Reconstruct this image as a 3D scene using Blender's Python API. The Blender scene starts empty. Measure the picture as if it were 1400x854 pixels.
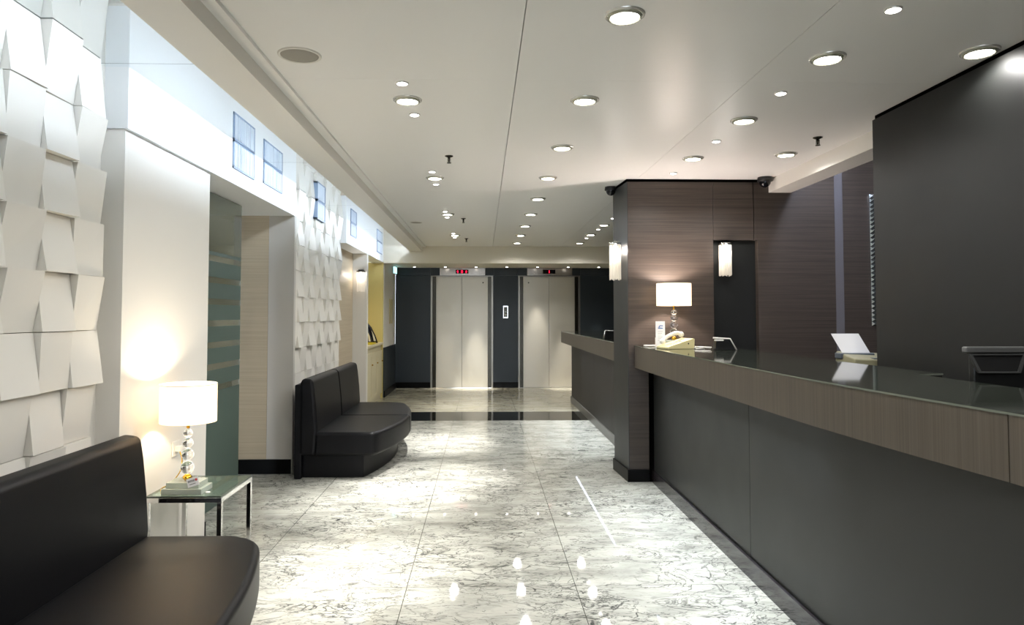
import bpy, bmesh, math, random
from mathutils import Vector, Matrix
random.seed(7)
C = bpy.context.scene.collection
SC = bpy.context.scene
PI = math.pi

# ------------------------------------------------------------------ materials
def sr(h):
    h = h.lstrip('#')
    v = [int(h[i:i+2], 16)/255 for i in (0, 2, 4)]
    return tuple((x/12.92 if x <= .04045 else ((x+.055)/1.055)**2.4) for x in v) + (1,)

def nm(name):
    m = bpy.data.materials.new(name); m.use_nodes = True
    nt = m.node_tree
    b = nt.nodes['Principled BSDF']
    return m, nt, b

def plain(name, col, rough=.5, metal=0, spec=.5, coat=0, emis=None, estr=0, trans=0, ior=1.45, bump=0, bscale=200):
    m, nt, b = nm(name)
    if isinstance(col, str): col = sr(col)
    b.inputs['Base Color'].default_value = col
    b.inputs['Roughness'].default_value = rough
    b.inputs['Metallic'].default_value = metal
    b.inputs['Specular IOR Level'].default_value = spec
    b.inputs['Coat Weight'].default_value = coat
    b.inputs['Coat Roughness'].default_value = .03
    b.inputs['Transmission Weight'].default_value = trans
    b.inputs['IOR'].default_value = ior
    if emis:
        b.inputs['Emission Color'].default_value = sr(emis) if isinstance(emis, str) else emis
        b.inputs['Emission Strength'].default_value = estr
    # faint procedural variation so nothing is a dead flat tone
    tc = nt.nodes.new('ShaderNodeTexCoord'); n = nt.nodes.new('ShaderNodeTexNoise')
    n.inputs['Scale'].default_value = bscale if bump else 3.0
    n.inputs['Detail'].default_value = 4
    nt.links.new(tc.outputs['Object'], n.inputs['Vector'])
    if bump:
        bp = nt.nodes.new('ShaderNodeBump'); bp.inputs['Strength'].default_value = bump
        bp.inputs['Distance'].default_value = .002
        nt.links.new(n.outputs['Fac'], bp.inputs['Height']); nt.links.new(bp.outputs['Normal'], b.inputs['Normal'])
    elif trans == 0:
        mr = nt.nodes.new('ShaderNodeMapRange')
        mr.inputs['To Min'].default_value = max(.01, rough*.85); mr.inputs['To Max'].default_value = min(1, rough*1.15)
        nt.links.new(n.outputs['Fac'], mr.inputs['Value']); nt.links.new(mr.outputs['Result'], b.inputs['Roughness'])
    return m

def emit(name, col, s):
    m = bpy.data.materials.new(name); m.use_nodes = True
    nt = m.node_tree; nt.nodes.clear()
    o = nt.nodes.new('ShaderNodeOutputMaterial'); e = nt.nodes.new('ShaderNodeEmission')
    e.inputs['Color'].default_value = sr(col); e.inputs['Strength'].default_value = s
    nt.links.new(e.outputs[0], o.inputs[0])
    return m

def wood(name, c1, c2, grain='x', rough=.45, scale=1.0, spec=.4):
    """fine straight-grained veneer; grain = world axis the lines run along"""
    m, nt, b = nm(name)
    tc = nt.nodes.new('ShaderNodeTexCoord'); mp = nt.nodes.new('ShaderNodeMapping')
    s = {'x': (1.6, 1.6, 210), 'z': (190, 190, 1.6)}[grain]
    mp.inputs['Scale'].default_value = [v*scale for v in s]
    n = nt.nodes.new('ShaderNodeTexNoise'); n.inputs['Scale'].default_value = 1; n.inputs['Detail'].default_value = 5
    n.inputs['Roughness'].default_value = .7
    mp2 = nt.nodes.new('ShaderNodeMapping'); mp2.inputs['Scale'].default_value = [v*scale*.22 for v in s]
    n2 = nt.nodes.new('ShaderNodeTexNoise'); n2.inputs['Scale'].default_value = 1; n2.inputs['Detail'].default_value = 2
    ad = nt.nodes.new('ShaderNodeMath'); ad.operation = 'ADD'
    cr = nt.nodes.new('ShaderNodeValToRGB')
    cr.color_ramp.elements[0].position = .75; cr.color_ramp.elements[0].color = sr(c1)
    cr.color_ramp.elements[1].position = 1.22; cr.color_ramp.elements[1].color = sr(c2)
    cr.color_ramp.elements[0].position = .38; cr.color_ramp.elements[1].position = .62
    hv = nt.nodes.new('ShaderNodeMath'); hv.operation = 'MULTIPLY'; hv.inputs[1].default_value = .5
    dm = nt.nodes.new('ShaderNodeMath'); dm.operation = 'MULTIPLY_ADD'; dm.inputs[1].default_value = .4; dm.inputs[2].default_value = .3
    nt.links.new(tc.outputs['Object'], mp.inputs['Vector']); nt.links.new(mp.outputs[0], n.inputs['Vector'])
    nt.links.new(tc.outputs['Object'], mp2.inputs['Vector']); nt.links.new(mp2.outputs[0], n2.inputs['Vector'])
    nt.links.new(n.outputs['Fac'], ad.inputs[0]); nt.links.new(n2.outputs['Fac'], dm.inputs[0]); nt.links.new(dm.outputs[0], ad.inputs[1])
    nt.links.new(ad.outputs[0], hv.inputs[0]); nt.links.new(hv.outputs[0], cr.inputs['Fac'])
    nt.links.new(cr.outputs['Color'], b.inputs['Base Color'])
    b.inputs['Roughness'].default_value = rough; b.inputs['Specular IOR Level'].default_value = spec
    return m

def marble(name, base, warm, vein, rough, joints=True, dens=1.0):
    m, nt, b = nm(name)
    L = nt.links.new
    def N(t, **k):
        n = nt.nodes.new(t)
        for a, v in k.items(): setattr(n, a, v)
        return n
    tc = N('ShaderNodeTexCoord')
    def ridge(scale, stretch, width, dist, seed, det=6, rot=.12, rg=.62):
        mp = N('ShaderNodeMapping'); mp.inputs['Scale'].default_value = stretch
        mp.inputs['Location'].default_value = (seed, seed*1.7, 0); mp.inputs['Rotation'].default_value = (0, 0, rot)
        L(tc.outputs['Object'], mp.inputs['Vector'])
        n = N('ShaderNodeTexNoise'); n.inputs['Scale'].default_value = scale; n.inputs['Detail'].default_value = det
        n.inputs['Roughness'].default_value = rg; n.inputs['Distortion'].default_value = dist
        L(mp.outputs[0], n.inputs['Vector'])
        s = N('ShaderNodeMath', operation='SUBTRACT'); s.inputs[1].default_value = .5; L(n.outputs['Fac'], s.inputs[0])
        a = N('ShaderNodeMath', operation='ABSOLUTE'); L(s.outputs[0], a.inputs[0])
        r = N('ShaderNodeMapRange'); r.inputs['From Min'].default_value = 0; r.inputs['From Max'].default_value = width
        r.inputs['To Min'].default_value = 1; r.inputs['To Max'].default_value = 0
        L(a.outputs[0], r.inputs['Value'])
        return r.outputs['Result']
    def math_(op, a, c):
        n = N('ShaderNodeMath', operation=op)
        for i, v in enumerate((a, c)):
            if isinstance(v, (int, float)): n.inputs[i].default_value = v
            else: L(v, n.inputs[i])
        return n.outputs[0]
    v1 = ridge(3.9*dens, (1, 2.3, 1), .021, .8, 3.1, 4.5, .22, .55)
    v2 = ridge(8.0*dens, (1, 2.6, 1), .030, .7, 8.4, 4.5, -.25, .55)
    v3 = ridge(1.7*dens, (1, 1.5, 1), .008, 1.6, 5.2, 7, -.45, .6)
    mk = N('ShaderNodeTexNoise'); mk.inputs['Scale'].default_value = 1.7; mk.inputs['Detail'].default_value = 3
    L(tc.outputs['Object'], mk.inputs['Vector'])
    mr = N('ShaderNodeMapRange'); mr.inputs['From Min'].default_value = .42; mr.inputs['From Max'].default_value = .58
    L(mk.outputs['Fac'], mr.inputs['Value'])
    mask = mr.outputs['Result']
    t = math_('MAXIMUM', math_('MULTIPLY', v1, math_('ADD', math_('MULTIPLY', mask, .60), .38)),
              math_('MULTIPLY', v2, math_('ADD', math_('MULTIPLY', mask, .55), .12)))
    t = math_('MAXIMUM', t, math_('MULTIPLY', v3, .85))
    t = math_('MINIMUM', t, .85)
    # cloudy base
    cl = N('ShaderNodeTexNoise'); cl.inputs['Scale'].default_value = 3.0; cl.inputs['Detail'].default_value = 7
    mp = N('ShaderNodeMapping'); mp.inputs['Scale'].default_value = (1, 2.2, 1); L(tc.outputs['Object'], mp.inputs['Vector'])
    L(mp.outputs[0], cl.inputs['Vector'])
    cr = N('ShaderNodeValToRGB'); cr.color_ramp.elements[0].position = .36; cr.color_ramp.elements[0].color = sr(warm)
    cr.color_ramp.elements[1].position = .58; cr.color_ramp.elements[1].color = sr(base)
    L(cl.outputs['Fac'], cr.inputs['Fac'])
    mx = N('ShaderNodeMix', data_type='RGBA'); L(t, mx.inputs['Factor']); L(cr.outputs['Color'], mx.inputs[6])
    mx.inputs[7].default_value = sr(vein)
    out = mx.outputs[2]
    if joints:
        sp = N('ShaderNodeSeparateXYZ'); L(tc.outputs['Object'], sp.inputs[0])
        def line(o, off, per, w):
            a = math_('ADD', sp.outputs[o], off); f = math_('PINGPONG', a, per/2)
            return math_('LESS_THAN', f, w)
        j = math_('MAXIMUM', math_('MULTIPLY', line(0, .385+8*.857, .857, .0018), math_('LESS_THAN', sp.outputs[0], 1.0)), line(1, .0-3.67+12.0, 1.32, .0015))
        m2 = N('ShaderNodeMix', data_type='RGBA'); L(j, m2.inputs['Factor']); L(out, m2.inputs[6])
        m2.inputs[7].default_value = sr('#4a4a42'); out = m2.outputs[2]
    L(out, b.inputs['Base Color'])
    b.inputs['Roughness'].default_value = rough
    b.inputs['Specular IOR Level'].default_value = .5
    wv = N('ShaderNodeTexNoise'); wv.inputs['Scale'].default_value = 3.5; wv.inputs['Detail'].default_value = 1; L(tc.outputs['Object'], wv.inputs['Vector'])
    bp = N('ShaderNodeBump'); bp.inputs['Strength'].default_value = .02; bp.inputs['Distance'].default_value = .004
    L(wv.outputs['Fac'], bp.inputs['Height']); L(bp.outputs['Normal'], b.inputs['Normal'])
    return m

M = {}
M['marble'] = marble('polished_marble', '#c9c9bf', '#a9a9a0', '#1a1e24', .035)
M['marble_lobby'] = marble('lobby_marble', '#c2bfae', '#b0ab93', '#7a7565', .05, dens=.8)
M['marble_dark'] = marble('dark_marble_edge', '#38363a', '#2a2527', '#141214', .15, joints=False)
M['granite'] = plain('black_granite', '#0b0d0d', .05)
M['ceiling'] = plain('ceiling_lacquer', '#f3f2f0', .36, spec=.3)
M['beam'] = plain('beam_paint', '#e4e1db', .45)
M['cream'] = plain('cream_paint', '#e0dacb', .5)
M['white'] = plain('white_panel', '#e6e3dc', .5, spec=.35)
M['tile'] = plain('plaster_relief', '#e0ddd5', .55, spec=.3)
M['band'] = plain('white_band', '#eef0f0', .5)
M['greypanel'] = plain('grey_white_panel', '#bdb9b2', .5)
M['beige'] = wood('pale_oak_panel', '#a89a82', '#bfb198', 'x', .5)
M['yellow'] = plain('yellow_plaster', '#cdbd7c', .6)
M['cabinet'] = plain('cream_cabinet', '#cfc6a6', .5)
M['wall_grey'] = plain('rear_room_grey', '#8f8a80', .7)
M['bluegrey'] = plain('blue_grey_wall', '#2b3237', .4, spec=.4)
M['black'] = plain('black_base', '#030303', .3, spec=.12)
M['gap'] = plain('shadow_gap', '#050505', .9, spec=0)
M['darkwall'] = plain('dark_grey_wall', '#191a19', .5, spec=.3)
M['darkpanel'] = plain('dark_desk_panel', '#262726', .42, spec=.35)
M['pillarside'] = plain('slate_paint', '#26292b', .4)
M['wood'] = wood('wenge_veneer_wall', '#292420', '#4e453e', 'x', .4)
M['woodv'] = wood('desk_fascia_veneer', '#443e37', '#5c544b', 'z', .4, scale=.7)
M['woodv_dark'] = wood('dark_desk_veneer', '#151210', '#1f1b18', 'z', .5, scale=.7)
M['leather'] = plain('black_leather', '#050508', .46, spec=.24, bump=.25, bscale=350)
M['chrome'] = plain('chrome', '#d8d8d8', .06, metal=1)
M['steel'] = plain('brushed_steel', '#a8a29a', .22, metal=1)
M['door'] = plain('elevator_door_lacquer', '#c9c3b4', .34, spec=.5, metal=.35)
M['darksteel'] = plain('dark_steel', '#3a372f', .2, metal=.8)
M['framesteel'] = plain('satin_frame_steel', '#8a857c', .3, metal=.9)
M['brass'] = plain('brass', '#d8a93a', .15, metal=1)
M['mirror'] = plain('cove_mirror', '#f6fafc', .02, metal=1)
M['deskmirror'] = plain('desk_mirror', '#9aa09c', .03, metal=1)
M['glass'] = plain('clear_glass', '#ffffff', .0, trans=1, ior=1.46)
M['crystal'] = plain('crystal', '#ffffff', .0, trans=1, ior=1.52)
M['tabletop'] = plain('green_table_glass', '#c3dcc8', .02, trans=.9, ior=1.5)
M['glassblock'] = plain('glass_block', '#e8f2e4', .08, trans=.45, ior=1.45)
M['topglass'] = plain('smoked_counter_glass', '#2c302a', .06, spec=.42)
M['glassedge'] = plain('glass_edge', '#6f746a', .15, spec=.8)
M['frost'] = None
M['white_plastic'] = plain('white_plastic', '#e8e6df', .35)
M['ivory'] = plain('ivory_plastic', '#cfc695', .4)
M['fax'] = plain('fax_plastic', '#7f7c62', .45)
M['keys'] = plain('grey_keys', '#4a5158', .4)
M['paper'] = plain('paper', '#f2f2f4', .8)
M['blackplastic'] = plain('black_plastic', '#101112', .35)
M['monitor'] = plain('monitor_plastic', '#131414', .4)
M['monitor_vent'] = plain('monitor_vent', '#151515', .7)
M['ring'] = plain('light_trim', '#dedcd6', .25, metal=.35)
M['prism'] = plain('prism_glass_ring', '#b9b9a8', .1, spec=.9)
M['lens'] = emit('downlight_lens', '#fffaf2', 26)
M['lens_s'] = emit('spot_lens', '#fffaf2', 14)
M['tube'] = emit('cove_tube', '#e2efff', 42)
M['tube_r'] = emit('right_cove_tube', '#dfe8ff', 70)
M['exit'] = emit('exit_sign_face', '#9fe8f0', 2.0)
M['red'] = emit('red_led', '#ff1838', 3)
M['speaker'] = plain('speaker_mesh', '#9c988f', .6, bump=.6, bscale=900)
M['vent_white'] = plain('grille_frame', '#8496ae', .4)
M['vent_blue'] = plain('grille_back', '#5f7696', .5)
M['vent_slat'] = plain('grille_slat', '#dfe6ee', .4)
M['cap'] = plain('sconce_cap', '#1c1815', .4)
M['strands'] = plain('glass_strands', '#d8d4c8', .15, emis='#fff0dc', estr=.3)
M['bulb'] = emit('sconce_bulb', '#fff4ea', 60)
M['mosaic'] = plain('mosaic_strip', '#8d8a8f', .18, metal=.5)
M['faceted'] = plain('faceted_mirror_frame', '#b8c0c0', .12, metal=.9)
M['redglass'] = plain('red_liquid', '#8a1f10', .1)
M['labelpaper'] = plain('bottle_label', '#d8d0b4', .6)
M['yellowtray'] = plain('yellow_tray', '#c9b62a', .5)
M['bottle'] = plain('dark_bottle_glass', '#0c0c12', .08)
M['blue'] = plain('blue_print', '#2f66b0', .6)
M['red_print'] = plain('red_print', '#b03030', .6)
M['ink'] = plain('ink', '#26262a', .6)
M['switch'] = plain('cream_plate', '#c9bd92', .4)

def shade_mat():
    m = bpy.data.materials.new('lamp_shade_fabric'); m.use_nodes = True
    nt = m.node_tree; nt.nodes.clear(); L = nt.links.new
    o = nt.nodes.new('ShaderNodeOutputMaterial')
    d = nt.nodes.new('ShaderNodeBsdfDiffuse'); d.inputs['Color'].default_value = sr('#fff6e6')
    t = nt.nodes.new('ShaderNodeBsdfTranslucent'); t.inputs['Color'].default_value = sr('#fff2dc')
    e = nt.nodes.new('ShaderNodeEmission'); e.inputs['Color'].default_value = sr('#fff0d8'); e.inputs['Strength'].default_value = .45
    mx = nt.nodes.new('ShaderNodeMixShader'); mx.inputs[0].default_value = .5
    ad = nt.nodes.new('ShaderNodeAddShader')
    L(d.outputs[0], mx.inputs[1]); L(t.outputs[0], mx.inputs[2]); L(mx.outputs[0], ad.inputs[0]); L(e.outputs[0], ad.inputs[1])
    L(ad.outputs[0], o.inputs[0]); return m
M['shade'] = shade_mat()

def frosted():
    """sand-blasted glass with clear horizontal stripes, low part solid frost"""
    m, nt, b = nm('striped_frosted_glass'); L = nt.links.new
    tc = nt.nodes.new('ShaderNodeTexCoord'); sp = nt.nodes.new('ShaderNodeSeparateXYZ'); L(tc.outputs['Object'], sp.inputs[0])
    def mth(op, a, c):
        n = nt.nodes.new('ShaderNodeMath'); n.operation = op
        for i, v in enumerate((a, c)):
            if isinstance(v, (int, float)): n.inputs[i].default_value = v
            else: L(v, n.inputs[i])
        return n.outputs[0]
    z = sp.outputs[2]
    fr = mth('FRACT', mth('DIVIDE', mth('SUBTRACT', z, .72), .155), 0)
    stripe = mth('GREATER_THAN', fr, .72)
    inb = mth('MULTIPLY', mth('GREATER_THAN', z, .80), 1.0)
    clear = mth('MAXIMUM', mth('MULTIPLY', stripe, inb), mth('GREATER_THAN', z, 1.83))
    mr = nt.nodes.new('ShaderNodeMapRange'); mr.inputs['To Min'].default_value = .45; mr.inputs['To Max'].default_value = .02
    L(clear, mr.inputs['Value']); L(mr.outputs[0], b.inputs['Roughness'])
    mx = nt.nodes.new('ShaderNodeMix'); mx.data_type = 'RGBA'; L(clear, mx.inputs['Factor'])
    mx.inputs[6].default_value = sr('#55665f'); mx.inputs[7].default_value = sr('#a9b3a8')
    L(mx.outputs[2], b.inputs['Base Color'])
    tr = nt.nodes.new('ShaderNodeMapRange'); tr.inputs['To Min'].default_value = .25; tr.inputs['To Max'].default_value = .9
    L(clear, tr.inputs['Value']); L(tr.outputs[0], b.inputs['Transmission Weight'])
    return m
M['frost'] = frosted()

# ------------------------------------------------------------------ mesh helpers
def bm_new(): return bmesh.new()

def box(bm, x0, y0, z0, x1, y1, z1, mi=0):
    r = bmesh.ops.create_cube(bm, size=1)
    vs = r['verts']
    for v in vs:
        v.co = Vector(((x0+x1)/2+v.co.x*(x1-x0), (y0+y1)/2+v.co.y*(y1-y0), (z0+z1)/2+v.co.z*(z1-z0)))
    for f in {f for v in vs for f in v.link_faces}: f.material_index = mi
    return vs

def prism(bm, pts, z0, z1, mi=0):
    """closed plan polygon extruded upward"""
    a = [bm.verts.new((x, y, z0)) for x, y in pts]; b = [bm.verts.new((x, y, z1)) for x, y in pts]
    n = len(pts); fs = []
    fs.append(bm.faces.new(a[::-1])); fs.append(bm.faces.new(b))
    for i in range(n): fs.append(bm.faces.new((a[i], a[(i+1) % n], b[(i+1) % n], b[i])))
    for f in fs: f.material_index = mi
    bmesh.ops.recalc_face_normals(bm, faces=fs)
    return a+b

def profile(bm, pts, y0, y1, n=1):
    """XZ outline extruded along Y"""
    rings = [[bm.verts.new((x, y0+(y1-y0)*k/n, z)) for x, z in pts] for k in range(n+1)]
    m = len(pts)
    bm.faces.new(rings[0]); bm.faces.new(rings[-1][::-1])
    for k in range(n):
        for i in range(m):
            bm.faces.new((rings[k][i], rings[k+1][i], rings[k+1][(i+1) % m], rings[k][(i+1) % m]))
    bmesh.ops.recalc_face_normals(bm, faces=bm.faces)

def lathe(bm, prof, c=(0, 0, 0), seg=32, mi=0, teeth=0):
    cx, cy, cz = c; rings = []
    for r, z in prof:
        if r < 1e-6: rings.append([bm.verts.new((cx, cy, cz+z))])
        else:
            ring = []
            for k in range(seg):
                rr = r*(1-.06*(k % 2)) if teeth and r > .03 else r
                a = 2*PI*k/seg
                ring.append(bm.verts.new((cx+rr*math.cos(a), cy+rr*math.sin(a), cz+z)))
            rings.append(ring)
    for A, B in zip(rings, rings[1:]):
        for k in range(seg):
            k2 = (k+1) % seg
            if len(A) == 1 and len(B) == 1: continue
            if len(A) == 1: f = bm.faces.new((A[0], B[k2], B[k]))
            elif len(B) == 1: f = bm.faces.new((A[k], A[k2], B[0]))
            else: f = bm.faces.new((A[k], A[k2], B[k2], B[k]))
            f.smooth = True; f.material_index = mi
    return bm

def tube(bm, pts, r, seg=10):
    pts = [Vector(p) for p in pts]; rings = []
    for i, p in enumerate(pts):
        d = (pts[min(i+1, len(pts)-1)]-pts[max(i-1, 0)]).normalized()
        up = Vector((0, 0, 1)) if abs(d.z) < .9 else Vector((1, 0, 0))
        u = d.cross(up).normalized(); v = d.cross(u).normalized()
        rings.append([bm.verts.new(p+r*(math.cos(2*PI*k/seg)*u+math.sin(2*PI*k/seg)*v)) for k in range(seg)])
    for A, B in zip(rings, rings[1:]):
        for k in range(seg):
            f = bm.faces.new((A[k], A[(k+1) % seg], B[(k+1) % seg], B[k])); f.smooth = True
    bm.faces.new(rings[0][::-1]); bm.faces.new(rings[-1])

def sphere(bm, c, r, u=20, v=12):
    r_ = bmesh.ops.create_uvsphere(bm, u_segments=u, v_segments=v, radius=r)
    for q in r_['verts']: q.co += Vector(c)
    for f in {f for q in r_['verts'] for f in q.link_faces}: f.smooth = True

def wpos(o):
    p = Vector((0, 0, 0))
    while o: p += o.location; o = o.parent
    return p

def link(name, bm, mats, parent=None, world=True, bevel=0, bseg=2, smooth=False):
    bmesh.ops.recalc_face_normals(bm, faces=bm.faces)
    if parent is not None and world:
        off = wpos(parent)
        for v in bm.verts: v.co -= off
    me = bpy.data.meshes.new(name); bm.to_mesh(me); bm.free()
    for m in (mats if isinstance(mats, (list, tuple)) else [mats]): me.materials.append(m)
    o = bpy.data.objects.new(name, me); C.objects.link(o)
    if parent is not None: o.parent = parent
    if smooth:
        for p in me.polygons: p.use_smooth = True
    if bevel:
        b = o.modifiers.new('bevel', 'BEVEL'); b.width = bevel; b.segments = bseg; b.limit_method = 'ANGLE'
        b.angle_limit = math.radians(35); b.harden_normals = True
        for p in me.polygons: p.use_smooth = True
    return o

def tag(o, label, cat, group=None):
    o['label'] = label; o['category'] = cat
    if group: o['group'] = group
    return o

def thing(name, label, cat, loc, group=None, rz=0):
    o = bpy.data.objects.new(name, None); C.objects.link(o); o.location = loc; o.rotation_euler.z = rz
    o.empty_display_size = .1
    return tag(o, label, cat, group)

def struct(name, bm, mats, parent=None, **k):
    o = link(name, bm, mats, parent, **k)
    if parent is None: o['kind'] = 'structure'
    return o

def sbox(name, dims, mat, parent=None, **k):
    bm = bm_new(); box(bm, *dims); return struct(name, bm, mat, parent, **k)

def copy_tree(o, parent=None):
    c = o.copy(); C.objects.link(c); c.parent = parent
    for ch in list(o.children): copy_tree(ch, c)
    return c

def light(kind, loc, energy, color=(1, .95, .88), parent=None, **k):
    d = bpy.data.lights.new('lamp', kind); d.energy = energy; d.color = color
    for a, v in k.items():
        if a != 'aim': setattr(d, a, v)
    o = bpy.data.objects.new('lamp', d); C.objects.link(o)
    if parent is not None:
        o.parent = parent; o.location = Vector(loc)-wpos(parent)
    else: o.location = loc
    if 'aim' in k:
        o.rotation_euler = (Vector(k['aim'])-Vector(loc)).to_track_quat('-Z', 'Y').to_euler()
    return o

# ------------------------------------------------------------------ camera
cd = bpy.data.cameras.new('camera'); cam = bpy.data.objects.new('camera', cd); C.objects.link(cam)
cam.location = (0, 0, 1.38); cam.rotation_euler = (PI/2+.0379, 0, -.0234)
cd.sensor_width = 36; cd.lens = 939.8/1400*36; cd.shift_x = (700-682.47)/1400; cd.shift_y = (394.35-427)/1400
cd.clip_start = .02
SC.camera = cam

# ------------------------------------------------------------------ shell
ZC = 2.52; XL = -1.66; XR = 3.8; Y0 = -1.6; YB = 11.45; YE = 13.05; YW = 5.72
# floor: marble, black inlay band, paler lobby marble, dark strip along the desk
bm = bm_new()
for (ya, yb, mi) in ((Y0, 9.03, 0), (9.03, 9.85, 1), (9.85, 13.3, 2)):
    box(bm, -2.8, ya, -.1, XR, yb, 0, mi)
struct('floor', bm, [M['marble'], M['granite'], M['marble_lobby']])

# main ceiling, three runs of panels with open joints, cover above
bm = bm_new()
xs = [-.958, .156, .160, 1.294, 1.2965, 2.66]
ys = [Y0, 3.3, 6.3, 9.3, YB]
for i in range(0, 6, 2):
    for a, b_ in zip(ys, ys[1:]):
        box(bm, xs[i], a+.0006, ZC, xs[i+1], b_-.0006, ZC+.03)
box(bm, -1.05, Y0, ZC+.031, 2.66, YB, ZC+.06)
box(bm, -1.012, Y0, ZC-.018, -.958, YB, ZC+.031)          # small stepped edge along the left beam
struct('ceiling', bm, M['ceiling'])
bm = bm_new(); box(bm, 2.60, Y0, 2.72, XR, YB, 2.78); box(bm, 2.6, Y0, ZC+.06, 2.66, YB, 2.72); struct('ceiling', bm, M['ceiling'])
# left light-trough beam
bm = bm_new()
profile(bm, [(-1.215, 2.43), (-1.012, 2.43), (-1.012, 2.56), (-1.035, 2.56), (-1.035, 2.446), (-1.215, 2.446)], Y0, YB)
struct('trim_1', bm, M['beam'])
# cross beam and lowered lift-lobby soffit
sbox('trim_2', (XL-.2, YB, 2.237, XR, YB+.12, 2.62), M['cream'])
sbox('ceiling', (XL-.5, YB+.12, 2.268, XR, 13.3, 2.40), M['cream'])
# mirror ceiling over the left cove
bm = bm_new()
for a, b_ in ((-.9, 1.15), (1.152, 3.175), (3.178, 5.238), (5.241, 7.3), (7.303, 9.36), (9.363, YB)):
    box(bm, -1.80, a, 2.54, -1.036, b_, 2.552)
mc = struct('ceiling', bm, M['mirror'])
sbox('ceiling', (-1.85, Y0, 2.5525, -1.036, YB, 2.60), M['ceiling'])
# right beam over the desk
sbox('trim_3', (2.412, 2.0, 2.41, 2.60, YW, 2.62), M['beam'])

# left wall backing and columns
sbox('wall_left', (-1.85, Y0, 0, -1.77, 3.22, 2.54), M['tile'])
bm = bm_new(); box(bm, -2.05, 3.20, 0, XL, 4.19, 2.232); box(bm, -2.05, 3.235, 2.232, XL-.02, 4.19, 2.26)
struct('wall_left', bm, M['white'])
bm = bm_new(); box(bm, -2.6, 3.22, 2.25, XL, 6.10, 2.54); struct('wall_left', bm, M['band'])
sbox('wall_left', (-2.66, 3.2, 0, -2.6, 6.2, 2.54), M['wall_grey'])
sbox('wall_left', (-2.6, 6.074, 0, -1.885, 6.15, 2.25), M['beige'])
bm = bm_new(); box(bm, -1.883, 6.072, 0, XL, 6.125, 2.25); struct('wall_left', bm, M['greypanel'])
sbox('baseboard_left', (-2.6, 6.058, 0, XL-.008, 6.0719, .125), M['black'])
sbox('baseboard_left', (-1.80, 4.19, 0, XL+.004, 4.2, .145), M['black'])
sbox('wall_left', (-1.85, 6.125, 0, -1.77, 8.36, 2.54), M['tile'])
bm = bm_new(); box(bm, -2.2, 8.36, 2.25, XL, YB, 2.54); struct('wall_left', bm, M['band'])
sbox('wall_left', (-1.90, 8.36, 0, -1.86, 9.85, 2.25), M['beige'])
sbox('wall_left', (-1.86, 8.355, 0, -1.75, 8.40, 2.25), M['white'])
sbox('wall_left', (-2.0, 9.85, 0, XL, 9.97, 2.25), M['white'])
bm = bm_new(); box(bm, -2.16, 9.97, 0, -2.1, 11.5, 2.25); box(bm, -2.16, 11.5, 0, XL-.01, 11.56, 2.25); struct('wall_left', bm, M['yellow'])
sbox('wall_left', (-1.76, 11.56, .83, XL, YE, 2.268), M['white'])
sbox('wall_left', (-1.76, 11.56, 0, XL+.01, YE, .83), M['bluegrey'])
sbox('baseboard_left', (XL+.01, 11.56, 0, XL+.025, YE, .11), M['black'])

# lift wall
bm = bm_new()
joint = .004
def wp(x0, x1, z0, z1): box(bm, x0+joint/2, YE, z0, x1-joint/2, YE+.1, z1)
for (a, b_) in ((XL, -.99), (.188, .667), (1.848, 2.6), (2.6, XR)): wp(a, b_, 0, 2.12)
for (a, b_) in ((XL, -1.0), (-1.0, -.82), (.04, .20), (.20, .655), (.655, .82), (1.68, 1.86), (1.86, 2.6), (2.6, XR)): wp(a, b_, 2.124, 2.27)
box(bm, -.82, YE+.02, 2.12, .04, YE+.1, 2.27); box(bm, .82, YE+.02, 2.12, 1.68, YE+.1, 2.27)
struct('wall_back', bm, M['bluegrey'])
sbox('wall_back', (XL, YE+.1, 0, XR, YE+.2, 2.4), M['gap'])
bm = bm_new()
for (a, b_) in ((XL+.026, -.99), (.188, .667), (1.848, XR)): box(bm, a, YE-.012, 0, b_, YE-.0005, .11)
struct('baseboard_back', bm, M['black'])

# right side: wall behind the desk with pillar, dark wall, far right
Zt = ZC-.022
bm = bm_new()
for (a, b_, c_, d) in ((1.2995, 1.934, 0, Zt), (2.313, 2.9715, 0, 2.72), (1.934, 2.313, 2.008, Zt), (3.04, XR, 0, 2.72)):
    if a == 1.934: box(bm, a+.003, YW, c_, 2.278, YW+.17, d); box(bm, 2.284, YW, c_, b_, YW+.17, d)
    elif a == 2.313: box(bm, a, YW, c_, 2.42, YW+.17, Zt); box(bm, 2.42, YW, c_, b_, YW+.17, d)
    else: box(bm, a, YW, c_, b_, YW+.17, d)
prism(bm, [(1.214, YW), (1.2995, YW), (1.2995, 6.165), (1.183, 6.165)], 0, Zt)
struct('wall_desk', bm, M['wood'])
sbox('wall_desk', (1.93, YW+.172, 2.0, 2.42, YW+.18, Zt), M['gap'])
sbox('wall_desk', (1.934, YW+.06, 0, 2.313, YW+.17, 2.008), M['darkwall'])
sbox('trim_4', (2.9715, YW-.003, 0, 3.04, YW+.1, 2.72), M['mosaic'])
bm = bm_new()
prism(bm, [(1.209, YW-.002), (1.2138, YW-.002), (1.1815, 6.17), (1.176, 6.17)], .0, Zt)
struct('trim_5', bm, M['pillarside'])
bm = bm_new(); prism(bm, [(1.205, YW-.006), (2.41, YW-.006), (2.41, 6.17), (1.172, 6.17)], Zt, ZC-.001); 
struct('trim_6', bm, M['gap'])
bm = bm_new(); prism(bm, [(1.196, YW-.02), (1.376, YW-.02), (1.376, 6.18), (1.163, 6.18)], 0, .10)
struct('baseboard_desk', bm, M['black'], bevel=.002)
bm = bm_new(); box(bm, 2.235, Y0, 0, 2.36, 3.86, ZC-.025); struct('wall_right', bm, M['darkwall'])
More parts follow.
